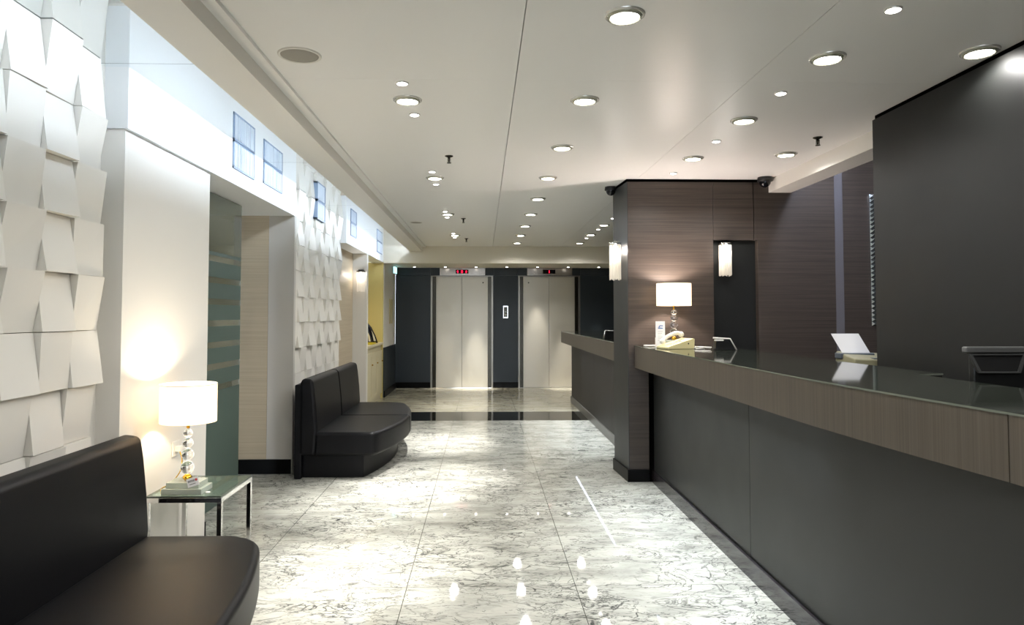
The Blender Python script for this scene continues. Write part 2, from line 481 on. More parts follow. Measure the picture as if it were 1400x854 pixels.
bm = bm_new(); box(bm, 2.245, Y0, ZC-.025, 2.35, 3.85, ZC-.0005); struct('trim_7', bm, M['gap'])
sbox('wall_right', (XR, Y0, 0, XR+.1, 13.3, 2.78), M['darkwall'])
# wall behind the viewer with an unseen glazed opening added to let in fill daylight
bm = bm_new()
box(bm, -1.85, Y0-.1, 0, -1.3, Y0, 2.78); box(bm, 1.5, Y0-.1, 0, XR+.1, Y0, 2.78); box(bm, -1.3, Y0-.1, 2.3, 1.5, Y0, 2.78)
struct('wall_front', bm, M['cream'])
w = sbox('fill_window_1', (-1.3, Y0-.06, 0.0, 1.5, Y0-.04, 2.3), M['glass'])
bm = bm_new()
for x in (-1.3, .08, 1.45): box(bm, x, Y0-.08, 0, x+.05, Y0-.02, 2.3)
box(bm, -1.25, Y0-.08, 2.25, 1.45, Y0-.02, 2.3)
link('fill_window_frame', bm, M['steel'], w)

# ------------------------------------------------------------------ relief walls
def relief(label, ya, yb, pitch, seed):
    rnd = random.Random(seed)
    bm = bm_new()
    z0, zp = 2.26, .237
    rows = [(z0-zp*(k+1), z0-zp*k) for k in range(10)] + [(z0, 2.539)]
    n = int(round((yb-ya)/pitch))
    xb = -1.77
    for ri, (za, zb) in enumerate(rows):
        if zb < .02: continue
        za = max(za, .0); ph = rnd.choice((0, 1, 1, 0, 0))
        for i in range(n):
            y1 = yb-i*pitch; y0 = y1-pitch
            hi, lo = (.077+rnd.uniform(-.006, .006), .043+rnd.uniform(-.006, .006)) if za > .85 else (.045, .02)
            t = (i+ph) % 2
            tb = (hi, lo) if t else (lo, hi)            # depth at top, bottom
            if rnd.random() < .18: tb = (tb[0]*.6+.02, tb[1]*.6+.03)
            j = rnd.uniform(-.012, .012)
            w0, w1 = rnd.uniform(.0, .012), rnd.uniform(.0, .012)
            skew = rnd.uniform(-.008, .008)
            yl, yr = y0+.0015, y1-.0015
            v = []
            for (y, z, d) in ((yl, za+.0015, tb[1]+skew), (yr, za+.0015, tb[1]-skew), (yr, zb-.0015, tb[0]-skew*.5), (yl, zb-.0015, tb[0]+skew*.5)):
                v.append(bm.verts.new((xb+max(.012, min(.098, d)), y, z)))
            bk = [bm.verts.new((xb+.0005, y, z)) for (y, z) in ((yl, za+.0015), (yr, za+.0015), (yr, zb-.0015), (yl, zb-.0015))]
            bm.faces.new((v[0], v[1], v[2])); bm.faces.new((v[0], v[2], v[3]))
            for a in range(4):
                bm.faces.new((bk[a], bk[(a+1) % 4], v[(a+1) % 4], v[a]))
    o = link('relief_wall_panel', bm, M['tile'])
    return tag(o, label, 'wall panel')
relief('white relief wall of tilted square tiles behind the nearest black sofa', -.32, 3.12, .215, 3)
relief('white relief wall of tilted square tiles behind the farther sofa, between two doorway recesses', 6.15, 8.30, .215, 11)

# ------------------------------------------------------------------ frosted glass screen in the first recess
g = thing('glass_screen', 'green frosted glass screen with clear stripes in the left recess', 'glass screen', (-1.93, 4.85, 0))
bm = bm_new(); box(bm, -1.936, 4.2, .004, -1.924, 5.5, 2.245); link('glass_panel', bm, M['frost'], g, world=False).location = (1.93, -4.85, 0)
for z in (.06, 2.2):
    bm = bm_new(); box(bm, -1.942, 4.2, z-.02, -1.918, 4.245, z+.02); link('hinge', bm, M['steel'], g)

# ------------------------------------------------------------------ ventilation grilles in the white band
def grille(ya, yb, za, label, xw=XL, xb=None):
    zt = 2.538; xb = xb or xw+.0003
    t = thing('ventilation_grille', label, 'ventilation grille', (xw, (ya+yb)/2, za), 'blue grey grilles in the white band')
    bm = bm_new(); f = .014; x1 = xw+.008
    box(bm, xb, ya, za, x1, yb, za+f); box(bm, xb, ya, zt-.012, x1, yb, zt)
    box(bm, xb, ya, za, x1, ya+f, zt); box(bm, xb, yb-f, za, x1, yb, zt)
    link('frame', bm, M['vent_white'], t)
    bm = bm_new(); box(bm, xw+.0002, ya+f, za+f, xw+.002, yb-f, zt-.012); link('back_panel', bm, M['vent_blue'], t)
    rnd = random.Random(int(ya*100)); y = ya+f+.012; k = 0
    bm = bm_new()
    while y < yb-f-.015:
        w = rnd.choice((.008, .014, .02)); box(bm, xw+.002, y, za+f, xw+.009, y+w, zt-.012); y += w+rnd.choice((.008, .014, .02))
    link('louvre', bm, M['vent_slat'], t)
grille(4.555, 4.975, 2.352, 'blue grey grille in the white band, nearest the viewer')
grille(5.185, 5.665, 2.372, 'blue grey grille in the white band, just before the second tiled wall')
grille(8.60, 9.0, 2.37, 'small blue grey grille in the white band just past the second tiled wall')
grille(10.73, 11.27, 2.36, 'farthest small blue grey grille near the cross beam')
grille(6.95, 7.30, 2.35, 'blue grey grille high on the second tiled wall, half lost in glare', xw=XL-.022, xb=-1.72)

# cove light tubes hidden in the trough
for k in range(8):
    y = .4+k*1.38
    bm = bm_new(); tube(bm, [(-1.15, y, 2.500), (-1.15, y+1.22, 2.500)], .013, 8)
    t = thing('light_tube', 'fluorescent tube lying in the ceiling trough above the sofas', 'light', (-1.15, y+.6, 2.446), 'tubes in the left light trough')
    link('tube', bm, M['tube'], t)
    for q in (y-.02, y+1.22):
        bm = bm_new(); box(bm, -1.165, q, 2.4465, -1.135, q+.02, 2.516); link('holder', bm, M['white_plastic'], t)
for k in range(2):
    y = 3.05+k*1.3
    bm = bm_new(); tube(bm, [(2.70, y, 2.62), (2.70, y+1.2, 2.62)], .013, 8)
    t = thing('light_tube', 'fluorescent tube in the cove behind the right ceiling beam', 'light', (2.68, y+.6, 2.6), 'tubes behind the right beam')
    link('tube', bm, M['tube_r'], t)
    for q in (y-.02, y+1.2):
        bm = bm_new(); box(bm, 2.6595, q, 2.6, 2.70, q+.02, 2.64); link('holder', bm, M['white_plastic'], t)

# ------------------------------------------------------------------ ceiling fixtures
def make_downlight(r, big=True):
    t = thing('downlight' if big else 'spotlight', '', 'ceiling light', (0, 0, 0))
    bm = bm_new()
    lathe(bm, [(r*1.0, 0), (r*.985, -.005), (r*.93, -.008), (r*.86, -.006), (r*.86, -.001), (r*1.0, 0)], seg=40)
    link('trim_ring', bm, M['ring'], t, world=False)
    if big:
        bm = bm_new(); lathe(bm, [(r*.86, -.002), (r*.82, -.016), (r*.76, -.016), (r*.72, -.003)], seg=56, teeth=1)
        link('prism_ring', bm, M['prism'], t, world=False)
    bm = bm_new(); q = r*(.74 if big else .70)
    lathe(bm, [(q, -.003), (q*.9, -.0095), (q*.5, -.012), (0, -.013)], seg=32)
    link('lens', bm, M['lens'] if big else M['lens_s'], t, world=False)
    return t
d0 = make_downlight(.077); s0 = make_downlight(.031, False); used = [False, False]
def put(proto, i, x, y, z, label, group):
    o = proto if not used[i] else copy_tree(proto)
    used[i] = True; o.location = (x, y, z); o['label'] = label; o['group'] = group
    if i == 0: light('SPOT', (x, y, z-.022), 19, (1, .98, .955), spot_size=math.radians(158), spot_blend=.35, shadow_soft_size=.05)
    return o
ordn = ['nearest', 'second nearest', 'third nearest', 'fourth nearest', 'fifth nearest', 'sixth nearest', 'third farthest', 'second farthest', 'farthest']
for k in range(9):
    put(d0, 0, .538, 2.563+1.0345*k, ZC, 'large round downlight in the middle ceiling row, %s of nine' % ordn[k], 'large downlights, middle row')
for k, y in enumerate((3.617, 5.686, 7.755, 9.824)):
    put(d0, 0, -.402, y, ZC, 'large round downlight left of the ceiling seam, %s of four' % ['nearest', 'second', 'third', 'farthest'][k], 'large downlights, left row')
for k, y in enumerate((2.975, 3.953, 4.931)):
    put(d0, 0, 1.527, y, ZC, 'large round downlight above the front desk edge, %s of three before the pillar' % ['nearest', 'middle', 'farthest'][k], 'large downlights above the front desk')
for k, y in enumerate((2.886, 4.79)):
    put(d0, 0, 2.148, y, ZC, ['large round downlight tucked beside the dark wall at upper right', 'large round downlight at right, next to the sprinkler and beam'][k], 'large downlights at far right')
for k, y in enumerate((8.64, 9.70, 10.83)):
    put(d0, 0, 1.53, y, ZC, 'large downlight over the far desk beyond the pillar, %s of three' % ['nearest', 'middle', 'farthest'][k], 'large downlights over the far desk')
for x, y in ((.538, 1.53), (.538, .49), (-.402, 1.55), (-.402, -.5), (1.527, 1.99), (1.527, .98), (2.05, .98), (.538, -.55)):
    put(d0, 0, x, y, ZC, 'large round downlight in the ceiling behind the viewpoint', 'large downlights behind the viewpoint')

spots = [(-.399, 3.353, (-.86, 3.50), 'small spotlight just before the nearest left-row downlight', 48),
         (-.391, 3.884, (-.62, 3.95), 'small spotlight just beyond the nearest left-row downlight', 55),
         (-.406, 5.444, (-.80, 5.20), 'small spotlight just before the second left-row downlight', 95),
         (-.412, 5.964, (-.42, 5.85), 'small spotlight just beyond the second left-row downlight', 90),
         (-.418, 7.55, (-.50, 7.45), 'small spotlight just before the third left-row downlight', 110),
         (-.420, 8.00, (-.40, 8.1), 'small spotlight just beyond the third left-row downlight', 35),
         (-.417, 9.60, (-.45, 9.9), 'small spotlight just before the farthest left-row downlight', 25),
         (-.419, 10.10, (-.40, 10.6), 'small spotlight just beyond the farthest left-row downlight', 25),
         (1.53, 2.49, (1.55, 2.49), 'small spotlight above the front desk, nearest of four', 14),
         (1.53, 3.46, (1.60, 3.60), 'small spotlight above the front desk, second of four', 14),
         (1.53, 4.44, (1.60, 4.5), 'small spotlight above the front desk, third of four', 14),
         (1.53, 5.46, (1.50, 5.6), 'small spotlight right above the pillar wall top', 10),
         (1.532, 8.046, (1.5, 8.0), 'small spotlight over the far desk, nearest beside the pillar', 20),
         (1.533, 9.088, (1.5, 9.1), 'small spotlight over the far desk, middle', 20),
         (1.535, 10.136, (1.5, 10.1), 'small spotlight over the far desk, farthest', 20)]
for x, y, a, lab, e in spots:
    o = put(s0, 1, x, y, ZC, lab, 'small ceiling spotlights')
for x, y, a, lab, e in spots:
    light('SPOT', (x, y, ZC-.02), e*(4.2 if x < 0 else 1.6), (1, .97, .93), spot_size=math.radians(38), spot_blend=.95, shadow_soft_size=.02, aim=(a[0], a[1], 0))
zs = 2.268
for k in range(8):
    x = -1.27+.57*k
    put(s0, 1, x, 12.72, zs, 'tiny spotlight in the low soffit by the lifts, %s from the left' % ['first', 'second', 'third', 'fourth', 'fifth', 'sixth', 'seventh', 'eighth'][k], 'spotlights in the lift lobby soffit')
for k, e in zip(range(8), (6, 30, 110, 10, 22, 80, 50, 14)):
    x = -1.27+.57*k
    light('SPOT', (x, 12.72, zs-.02), e*4, (1, .95, .88), spot_size=math.radians(27), spot_blend=1.0, shadow_soft_size=.02, aim=(x, 12.93, 0) if k != 4 else (1.03, 13.1, .9))

# sprinklers
def make_sprinkler():
    t = thing('sprinkler', '', 'sprinkler', (0, 0, 0))
    bm = bm_new(); lathe(bm, [(0, 0), (.03, 0), (.03, -.004), (.012, -.012), (0, -.012)], seg=20); link('plate', bm, M['darksteel'], t, world=False)
    bm = bm_new(); lathe(bm, [(0, -.012), (.008, -.012), (.006, -.045), (0, -.045)], seg=12); box(bm, -.012, -.002, -.05, -.009, .002, -.015); box(bm, .009, -.002, -.05, .012, .002, -.015); link('nozzle', bm, M['darksteel'], t, world=False)
    bm = bm_new(); lathe(bm, [(0, -.05), (.016, -.05), (.016, -.053), (0, -.053)], seg=16); link('deflector', bm, M['darksteel'], t, world=False)
    return t
sp = make_sprinkler(); first = True
for x, y, lab in ((-.246, 4.909, 'sprinkler head on the ceiling, nearest, left of the seam'), (-.235, 8.126, 'sprinkler head on the ceiling, middle one left of the seam'),
                  (-.251, 10.266, 'sprinkler head on the ceiling, farthest, close to the cross beam'), (2.153, 4.337, 'sprinkler head on the ceiling above the front desk at right')):
    o = sp if first else copy_tree(sp); first = False
    o.location = (x, y, ZC); tag(o, lab, 'sprinkler', 'sprinkler heads')

def ceiling_speaker(x, y, r, lab):
    t = thing('ceiling_speaker', lab, 'speaker', (x, y, ZC))
    bm = bm_new(); lathe(bm, [(r, 0), (r*.99, -.005), (r*.9, -.007), (r*.87, -.003)], seg=48); link('rim', bm, M['white_plastic'], t, world=False)
    bm = bm_new(); lathe(bm, [(r*.88, -.001), (r*.86, -.004), (r*.5, -.006), (0, -.007)], seg=48); link('mesh_cover', bm, M['speaker'], t, world=False)
ceiling_speaker(-.807, 3.0, .094, 'round grey ceiling speaker near the left beam')
ceiling_speaker(-.827, 8.472, .08, 'far round ceiling speaker near the left beam, seen almost edge on')

def dome_camera(x, y, lab, s=1):
    t = thing('dome_camera', lab, 'security camera', (x, y, ZC))
    bm = bm_new(); lathe(bm, [(0, 0), (.052*s, 0), (.055*s, -.03*s), (.045*s, -.036*s), (0, -.036*s)], seg=28); link('mount', bm, M['blackplastic'], t, world=False)
    bm = bm_new(); lathe(bm, [(.042*s, -.036*s), (.040*s, -.05*s), (.028*s, -.068*s), (.012*s, -.077*s), (0, -.078*s)], seg=28); link('dome', bm, M['bottle'], t, world=False)
dome_camera(1.14, 6.08, 'black dome camera on the ceiling left of the pillar')
dome_camera(2.34, 5.62, 'black dome camera on the ceiling where the wood wall meets the beam', 1.1)

# ------------------------------------------------------------------ lifts
def lift(x0, lab, glyphs):
    w = 1.18
    t = thing('elevator', lab, 'elevator', (x0+w/2, YE, 0), 'elevators')
    bm = bm_new()
    for a, b_ in ((x0, x0+.03), (x0+w-.03, x0+w)): box(bm, a, YE-.012, 0, b_, YE+.09, 2.12)
    box(bm, x0+.03, YE-.012, 2.105, x0+w-.03, YE+.09, 2.12)
    link('door_frame', bm, M['framesteel'], t)
    bm = bm_new()
    for a, b_ in ((x0+.03, x0+.098), (x0+w-.098, x0+w-.03)): box(bm, a, YE+.03, 0, b_, YE+.09, 2.105)
    link('side_jamb', bm, M['darksteel'], t)
    for i in (0, 1):
        a = x0+.099+i*.493; bm = bm_new(); box(bm, a, YE+.05, .006, a+.4885, YE+.09, 2.104)
        d = link('door', bm, M['door'], t, bevel=.0015)
    bm = bm_new(); lathe(bm, [(0, 0), (.013, 0), (.013, .004), (0, .004)], seg=16)
    for v in bm.verts: v.co = Vector((v.co.x+(x0+.99 if x0 < 0 else x0+.2), YE+.05-v.co.z, v.co.y+1.99))
    link('key_escutcheon', bm, M['darksteel'], t)
    bm = bm_new(); box(bm, x0+.03, YE-.01, 0, x0+w-.03, YE+.05, .005); link('sill', bm, M['chrome'], t)
    hx = x0+.17
    bm = bm_new(); box(bm, hx, YE-.008, 2.125, hx+.86, YE+.0195, 2.262); link('header_plate', bm, M['steel'], t)
    bm = bm_new(); box(bm, hx+.30, YE-.012, 2.16, hx+.54, YE-.008, 2.235); dp = link('floor_display', bm, M['black'], t)
    if glyphs == 2:
        for dx in (.34, .50):
            bm = bm_new(); a = [bm.verts.new((hx+dx+px, YE-.0135, 2.17+pz)) for px, pz in ((-.018, .025), (0, .052), (.018, .025))]; bm.faces.new(a)
            b2 = [bm.verts.new((hx+dx+px, YE-.0135, 2.17+pz)) for px, pz in ((-.007, .0), (.007, .0), (.007, .025), (-.007, .025))]; bm.faces.new(b2)
            link('arrow', bm, M['red'], dp)
    txt = '0' if glyphs == 2 else '1'
    cu = bpy.data.curves.new('digit', 'FONT'); cu.body = txt; cu.size = .07; cu.align_x = 'CENTER'; cu.extrude = .0005; cu.offset = .002
    o = bpy.data.objects.new('digit', cu); C.objects.link(o); o.location = (hx+.42, YE-.0135, 2.172); o.rotation_euler = (PI/2, 0, 0)
    bpy.context.view_layer.update()
    me = bpy.data.meshes.new_from_object(o); me.transform(o.matrix_world); bpy.data.objects.remove(o)
    b3 = bm_new(); b3.from_mesh(me); link('digit', b3, M['red'], dp)
lift(-.991, 'left elevator with beige steel doors and three red signs on its display', 2)
lift(.667, 'right elevator with beige steel doors and one red digit on its display', 1)
cp = thing('call_panel', 'small steel elevator call panel on the dark wall between the two lifts', 'call panel', (.4275, YE-.006, 1.43))
bm = bm_new(); box(bm, .383, YE-.006, 1.317, .472, YE-.0002, 1.546); link('plate', bm, M['chrome'], cp)
bm = bm_new(); box(bm, .391, YE-.0075, 1.335, .464, YE-.006, 1.530); link('inset', bm, M['darksteel'], cp)
for z in (1.435, 1.375):
    bm = bm_new(); lathe(bm, [(0, 0), (.012, 0), (.012, .004), (0, .004)], seg=16)
    for v in bm.verts: v.co = Vector((v.co.x+.4275, YE-.0075-v.co.z, v.co.y+z))
    link('button', bm, M['white_plastic'], cp)

# exit sign seen edge on
es = thing('exit_sign', 'small cyan lit emergency sign hanging by the left corner of the lift lobby', 'sign', (-1.61, 12.62, 2.268))
bm = bm_new(); box(bm, -1.632, 12.5, 2.13, -1.602, 12.78, 2.255); link('housing', bm, M['white_plastic'], es)
bm = bm_new(); box(bm, -1.602, 12.51, 2.135, -1.598, 12.77, 2.25); box(bm, -1.628, 12.497, 2.135, -1.606, 12.5, 2.25); link('lit_face', bm, M['exit'], es)
bm = bm_new(); box(bm, -1.62, 12.6, 2.255, -1.614, 12.68, 2.2675); link('hanger', bm, M['steel'], es)
# cream plate on left lobby wall
o = bm_new(); box(o, XL+.0003, 12.2, 1.22, XL+.012, 12.32, 1.66); box(o, XL+.0003, 12.45, 1.22, XL+.012, 12.57, 1.66)
tag(link('wall_plate', o, M['switch'], bevel=.004), 'cream upright double plate on the wall left of the lifts', 'wall plate')
bm = bm_new(); box(bm, XL+.0003, 12.72, .83, XL+.02, 12.74, 2.267)
tag(link('door_edge_strip', bm, M['greypanel'], bevel=.003), 'thin upright strip on the pale wall beside the lift lobby corner', 'trim strip')

# ------------------------------------------------------------------ recess cabinet + bottles
cb = thing('built_in_cabinet', 'cream cabinet with counter in the yellow recess on the left', 'cabinet', (-1.88, 10.7, 0))
bm = bm_new(); box(bm, -2.099, 9.975, .0, -1.70, 11.495, .885); link('body', bm, M['cabinet'], cb)
bm = bm_new(); box(bm, -2.099, 9.972, .885, -1.655, 11.498, .925); link('worktop', bm, M['cabinet'], cb, bevel=.004)
for k in range(3):
    a = 9.985+k*.502; bm = bm_new(); box(bm, -1.70, a, .09, -1.682, a+.496, .80)
    box(bm, -1.682, a, .09, -1.675, a+.06, .80); box(bm, -1.682, a+.436, .09, -1.675, a+.496, .80); box(bm, -1.682, a+.06, .09, -1.675, a+.436, .15); box(bm, -1.682, a+.06, .74, -1.675, a+.436, .80)
    dd = link('door', bm, M['cabinet'], cb, bevel=.002)
    bm = bm_new(); sphere(bm, (-1.666, a+.46, .62), .012, 12, 8); link('knob', bm, M['brass'], dd)
ty = thing('yellow_tray', 'shallow yellow tray on the cabinet counter holding a bottle', 'tray', (-1.80, 10.62, .925))
bm = bm_new(); box(bm, -1.92, 10.45, .925, -1.68, 10.85, .932); box(bm, -1.92, 10.45, .932, -1.91, 10.85, .948); box(bm, -1.69, 10.45, .932, -1.68, 10.85, .948); box(bm, -1.91, 10.45, .932, -1.69, 10.46, .948); box(bm, -1.91, 10.84, .932, -1.69, 10.85, .948)
link('tray_body', bm, M['yellowtray'], ty, bevel=.002)
def bottle(x, y, z, lean, s, mat, lab, name='bottle', red=False):
    t = thing(name, lab, 'bottle', (x, y, z), 'bottles on the recess cabinet'); t.rotation_euler = (0, lean, 0)
    bm = bm_new(); lathe(bm, [(0, .002), (.036*s, .002), (.039*s, .02), (.039*s, .19*s), (.03*s, .23*s), (.014*s, .255*s), (.013*s, .32*s), (0, .322*s)], seg=24)
    b = link('body', bm, mat, t, world=False)
    bm = bm_new(); lathe(bm, [(.0395*s, .07*s), (.0402*s, .07*s), (.0402*s, .16*s), (.0395*s, .16*s)], seg=24); link('label', bm, M['labelpaper'], b, world=False)
    bm = bm_new(); lathe(bm, [(0, .335*s), (.0145*s, .335*s), (.0145*s, .28*s), (.0, .28*s)], seg=16); link('cap', bm, M['blackplastic'], b, world=False)
bottle(-1.80, 10.58, .932, 0, .95, M['redglass'], 'bottle with red contents standing in the yellow tray')
# dark leaning menu holders / bags
def folder(x, y, lean, lab):
    t = thing('dark_folder', lab, 'folder', (x, y, .925), 'dark folders on the recess cabinet')
    bm = bm_new()
    prof = [(-.055, 0), (.055, 0), (.045, .12), (.015, .25), (-.03, .33), (-.055, .30)]
    prism(bm, prof, -.015, .015)
    for v in bm.verts: v.co = Vector((v.co.x+v.co.y*lean, v.co.z, v.co.y))
    link('cover', bm, M['bottle'], t, world=False, bevel=.004)
    bm = bm_new(); prism(bm, [(.0, .03), (.035, .03), (.028, .12), (.005, .2)], -.0165, -.0152)
    for v in bm.verts: v.co = Vector((v.co.x+v.co.y*lean, v.co.z, v.co.y))
    link('label', bm, M['labelpaper'], t, world=False)
folder(-1.815, 11.02, -.15, 'dark upright folder standing behind the yellow tray')
folder(-1.745, 11.12, -.25, 'dark folder with a pale stripe leaning at the right on the cabinet')

# ------------------------------------------------------------------ sofas
def make_sofa():
    t = thing('sofa', '', 'sofa', (0, 0, 0), 'black leather sofas')
    Ls = 2.05
    def bulge(y): return .18*(1-((y-Ls/2)/(Ls/2))**2)
    def corner(y):
        d = max(0, y-(Ls-.16))/.16; return .13*(1-math.sqrt(max(0, 1-d*d)))+max(0, .05-y)*.4
    # local: x=0 wall side, x grows into the room, y along
    bm = bm_new(); n = 14
    pts = [(.04, .08)]+[(.575+bulge(.08+(Ls-.16)*k/n), .08+(Ls-.16)*k/n) for k in range(n+1)]+[(.04, Ls-.08)]
    prism(bm, pts, 0, .195); link('plinth', bm, M['leather'], t, world=False, bevel=.006)
    bm = bm_new(); box(bm, .03, .012, 0, .09, Ls-.012, .79); link('back_frame', bm, M['leather'], t, world=False, bevel=.01)
    for i in (0, 1):
        a, b_ = i*Ls/2+.0015, (i+1)*Ls/2-.0015
        bm = bm_new(); n = 26
        pts = [(.20, a)]+[(.71+bulge(a+(b_-a)*k/n)-corner(a+(b_-a)*k/n), a+(b_-a)*k/n) for k in range(n+1)]+[(.20, b_)]
        # round the free outer corner
        ci = 1 if i == 0 else len(pts)-2
        prism(bm, pts, .195, .392)
        link('seat_cushion', bm, M['leather'], t, world=False, bevel=.03, bseg=5)
        bm = bm_new()
        profile(bm, [(.075, .196), (.205, .196), (.222, .42), (.212, .58), (.195, .74), (.18, .835), (.095, .845), (.075, .80)], a, b_, 6)
        link('back_cushion', bm, M['leather'], t, world=False, bevel=.028, bseg=5)
    return t
sf = make_sofa(); sf.location = (-1.718, 1.12, 0)
sf['label'] = 'black leather sofa at lower left, nearest the viewer'
s2 = copy_tree(sf); s2.location = (-1.615, 5.84, 0)
s2['label'] = 'black leather sofa farther back, beyond the doorway recess and side table'

# ------------------------------------------------------------------ side table
tb = thing('side_table', 'square glass side table with chrome frame beside the nearest sofa', 'table', (-1.452, 3.62, 0), rz=math.radians(0))
hx, hy, H = .185, .222, .5; s = .011
def lp(bm, *a): box(bm, *a)
for sx in (-1, 1):
    for sy in (-1, 1):
        bm = bm_new(); box(bm, sx*hx-s*(sx > 0)*2, sy*hy-s*(sy > 0)*2, 0, sx*hx+s*(sx < 0)*2, sy*hy+s*(sy < 0)*2, H-.03)
        link('leg', bm, M['chrome'], tb, world=False, bevel=.001)
bm = bm_new()
for sy in (-1, 1): box(bm, -hx, min(sy*hy, sy*(hy-.022)), H-.03, hx, max(sy*hy, sy*(hy-.022)), H-.007)
for sx in (-1, 1): box(bm, min(sx*hx, sx*(hx-.022)), -hy+.022, H-.03, max(sx*hx, sx*(hx-.022)), hy-.022, H-.007)
link('top_frame', bm, M['chrome'], tb, world=False, bevel=.001)
bm = bm_new(); box(bm, -hx+.003, -hy+.003, H-.007, hx-.003, hy-.003, H); link('glass_top', bm, M['tabletop'], tb, world=False)
bm = bm_new(); lathe(bm, [(0, 0), (.013, 0), (.010, .003), (0, .004)], seg=16)
o = link('pebble', bm, M['white_plastic']); o.location = (-1.365, 3.48, .5); tag(o, 'tiny white disc lying on the side table glass', 'disc')

# ------------------------------------------------------------------ table lamps
def make_lamp(r, h, zs_, balls, base=True):
    t = thing('table_lamp', '', 'table lamp', (0, 0, 0), 'crystal ball table lamps')
    bm = bm_new()
    bb = link('glass_base', (lambda b: (box(b, -.098, -.07, .0, .098, .07, .028), box(b, -.08, -.058, .0285, .08, .058, .055), b)[2])(bm), M['glassblock'], t, world=False, bevel=.002)
    bm = bm_new(); lathe(bm, [(0, .0555), (.012, .0555), (.022, .066), (.022, .075), (.01, .086), (0, .086)], seg=20); link('brass_cup', bm, M['brass'], t, world=False)
    z = .086
    for q in balls:
        z += q; bm = bm_new(); sphere(bm, (0, 0, z), q*.985, 24, 16); link('crystal_ball', bm, M['crystal'], t, world=False); z += q+.001
    bm = bm_new(); lathe(bm, [(0, z), (.008, z), (.008, zs_+.063), (0, zs_+.063)], seg=12); link('neck', bm, M['brass'], t, world=False)
    bm = bm_new(); lathe(bm, [(r, zs_), (r, zs_+h), (r-.002, zs_+h), (r-.002, zs_)], seg=64)
    sh = link('lamp_shade', bm, M['shade'], t, world=False)
    for f in sh.data.polygons: f.use_smooth = True
    bm = bm_new(); 
    lathe(bm, [(r-.0025, zs_+h-.004), (r-.0025, zs_+h), (r+.0008, zs_+h), (r+.0008, zs_+h-.004), (r-.0025, zs_+h-.004)], seg=64)
    link('shade_ring', bm, M['white_plastic'], sh, world=False)
    bm = bm_new(); sphere(bm, (0, 0, zs_+.08), .018, 16, 10); link('bulb', bm, emit('warm_bulb', '#fff0d2', 30), t, world=False)
    return t
lm = make_lamp(.133, .19, .345, (.033, .030, .026, .022)); lm.location = (-1.475, 3.50, .5)
lm['label'] = 'lit table lamp with white drum shade and crystal stem on the glass side table'
lm2 = copy_tree(lm); lm2.location = (1.535, 5.50, 1.124); lm2['label'] = 'lit table lamp with white drum shade on the front desk against the wood wall'
for ch in lm2.children: pass
lm2.scale = (1.03, 1.03, .95)
light('POINT', (-1.475, 3.50, .5+.345+.13), 8, (1, .86, .66), shadow_soft_size=.02)
light('POINT', (1.535, 5.50, 1.124+.45), 24, (1, .84, .76), shadow_soft_size=.03)

# socket and cord
so = thing('wall_socket', 'white wall socket with plug beside the table lamp', 'socket', (XL, 3.78, .67))
bm = bm_new(); box(bm, XL+.0003, 3.735, .62, XL+.008, 3.815, .70); link('plate', bm, M['white_plastic'], so, bevel=.002)
bm = bm_new(); box(bm, XL+.008, 3.755, .645, XL+.035, 3.79, .675); link('plug', bm, M['white_plastic'], so, bevel=.003)
bm = bm_new()
pts = [(-1.63, 3.765, .648), (-1.61, 3.75, .60), (-1.60, 3.70, .55), (-1.61, 3.62, .512), (-1.618, 3.54, .506), (-1.60, 3.49, .506)]
def smooth_pts(p, n=8):
    out = []
    P_ = [Vector(p[0])]+[Vector(q) for q in p]+[Vector(p[-1])]
    for i in range(1, len(P_)-2):
        for k in range(n):
            t = k/n; a, b_, c_, d = P_[i-1], P_[i], P_[i+1], P_[i+2]
            out.append(.5*((2*b_)+(c_-a)*t+(2*a-5*b_+4*c_-d)*t*t+(3*b_-a-3*c_+d)*t**3))
    out.append(P_[-1]); return out
tube(bm, smooth_pts(pts), .003, 8)
tag(link('lamp_cord', bm, M['brass']), 'gold coloured lamp cord running from the wall socket to the table lamp', 'cord')
# small card leaning on the lamp base
cdn = thing('small_card', 'small white printed card leaning on the lamp base at the side table', 'card', (-1.400, 3.427, .492))
cdn.rotation_euler = (math.radians(-10), math.radians(-17), math.radians(4))
bm = bm_new(); box(bm, -.028, -.001, .052, .028, .001, .094); link('card_sheet', bm, M['paper'], cdn, world=False)
bm = bm_new()
for k in range(4):
    x = -.022+k*.0085; box(bm, x, -.0016, .074, x+.0022, -.0011, .084); box(bm, x+.0045, -.0016, .074, x+.0062, -.0011, .084); box(bm, x+.0022, -.0016, .0815, x+.0045, -.0011, .084)
box(bm, -.018, -.0016, .063, .012, -.0011, .0655); link('print', bm, M['ink'], cdn, world=False)
bm = bm_new(); lathe(bm, [(0, 0), (.006, 0), (.006, .0005), (0, .0005)], seg=16)
for v in bm.verts: v.co = Vector((v.co.x+.018, -.0011-v.co.z, v.co.y+.080))
link('red_mark', bm, M['red_print'], cdn, world=False)

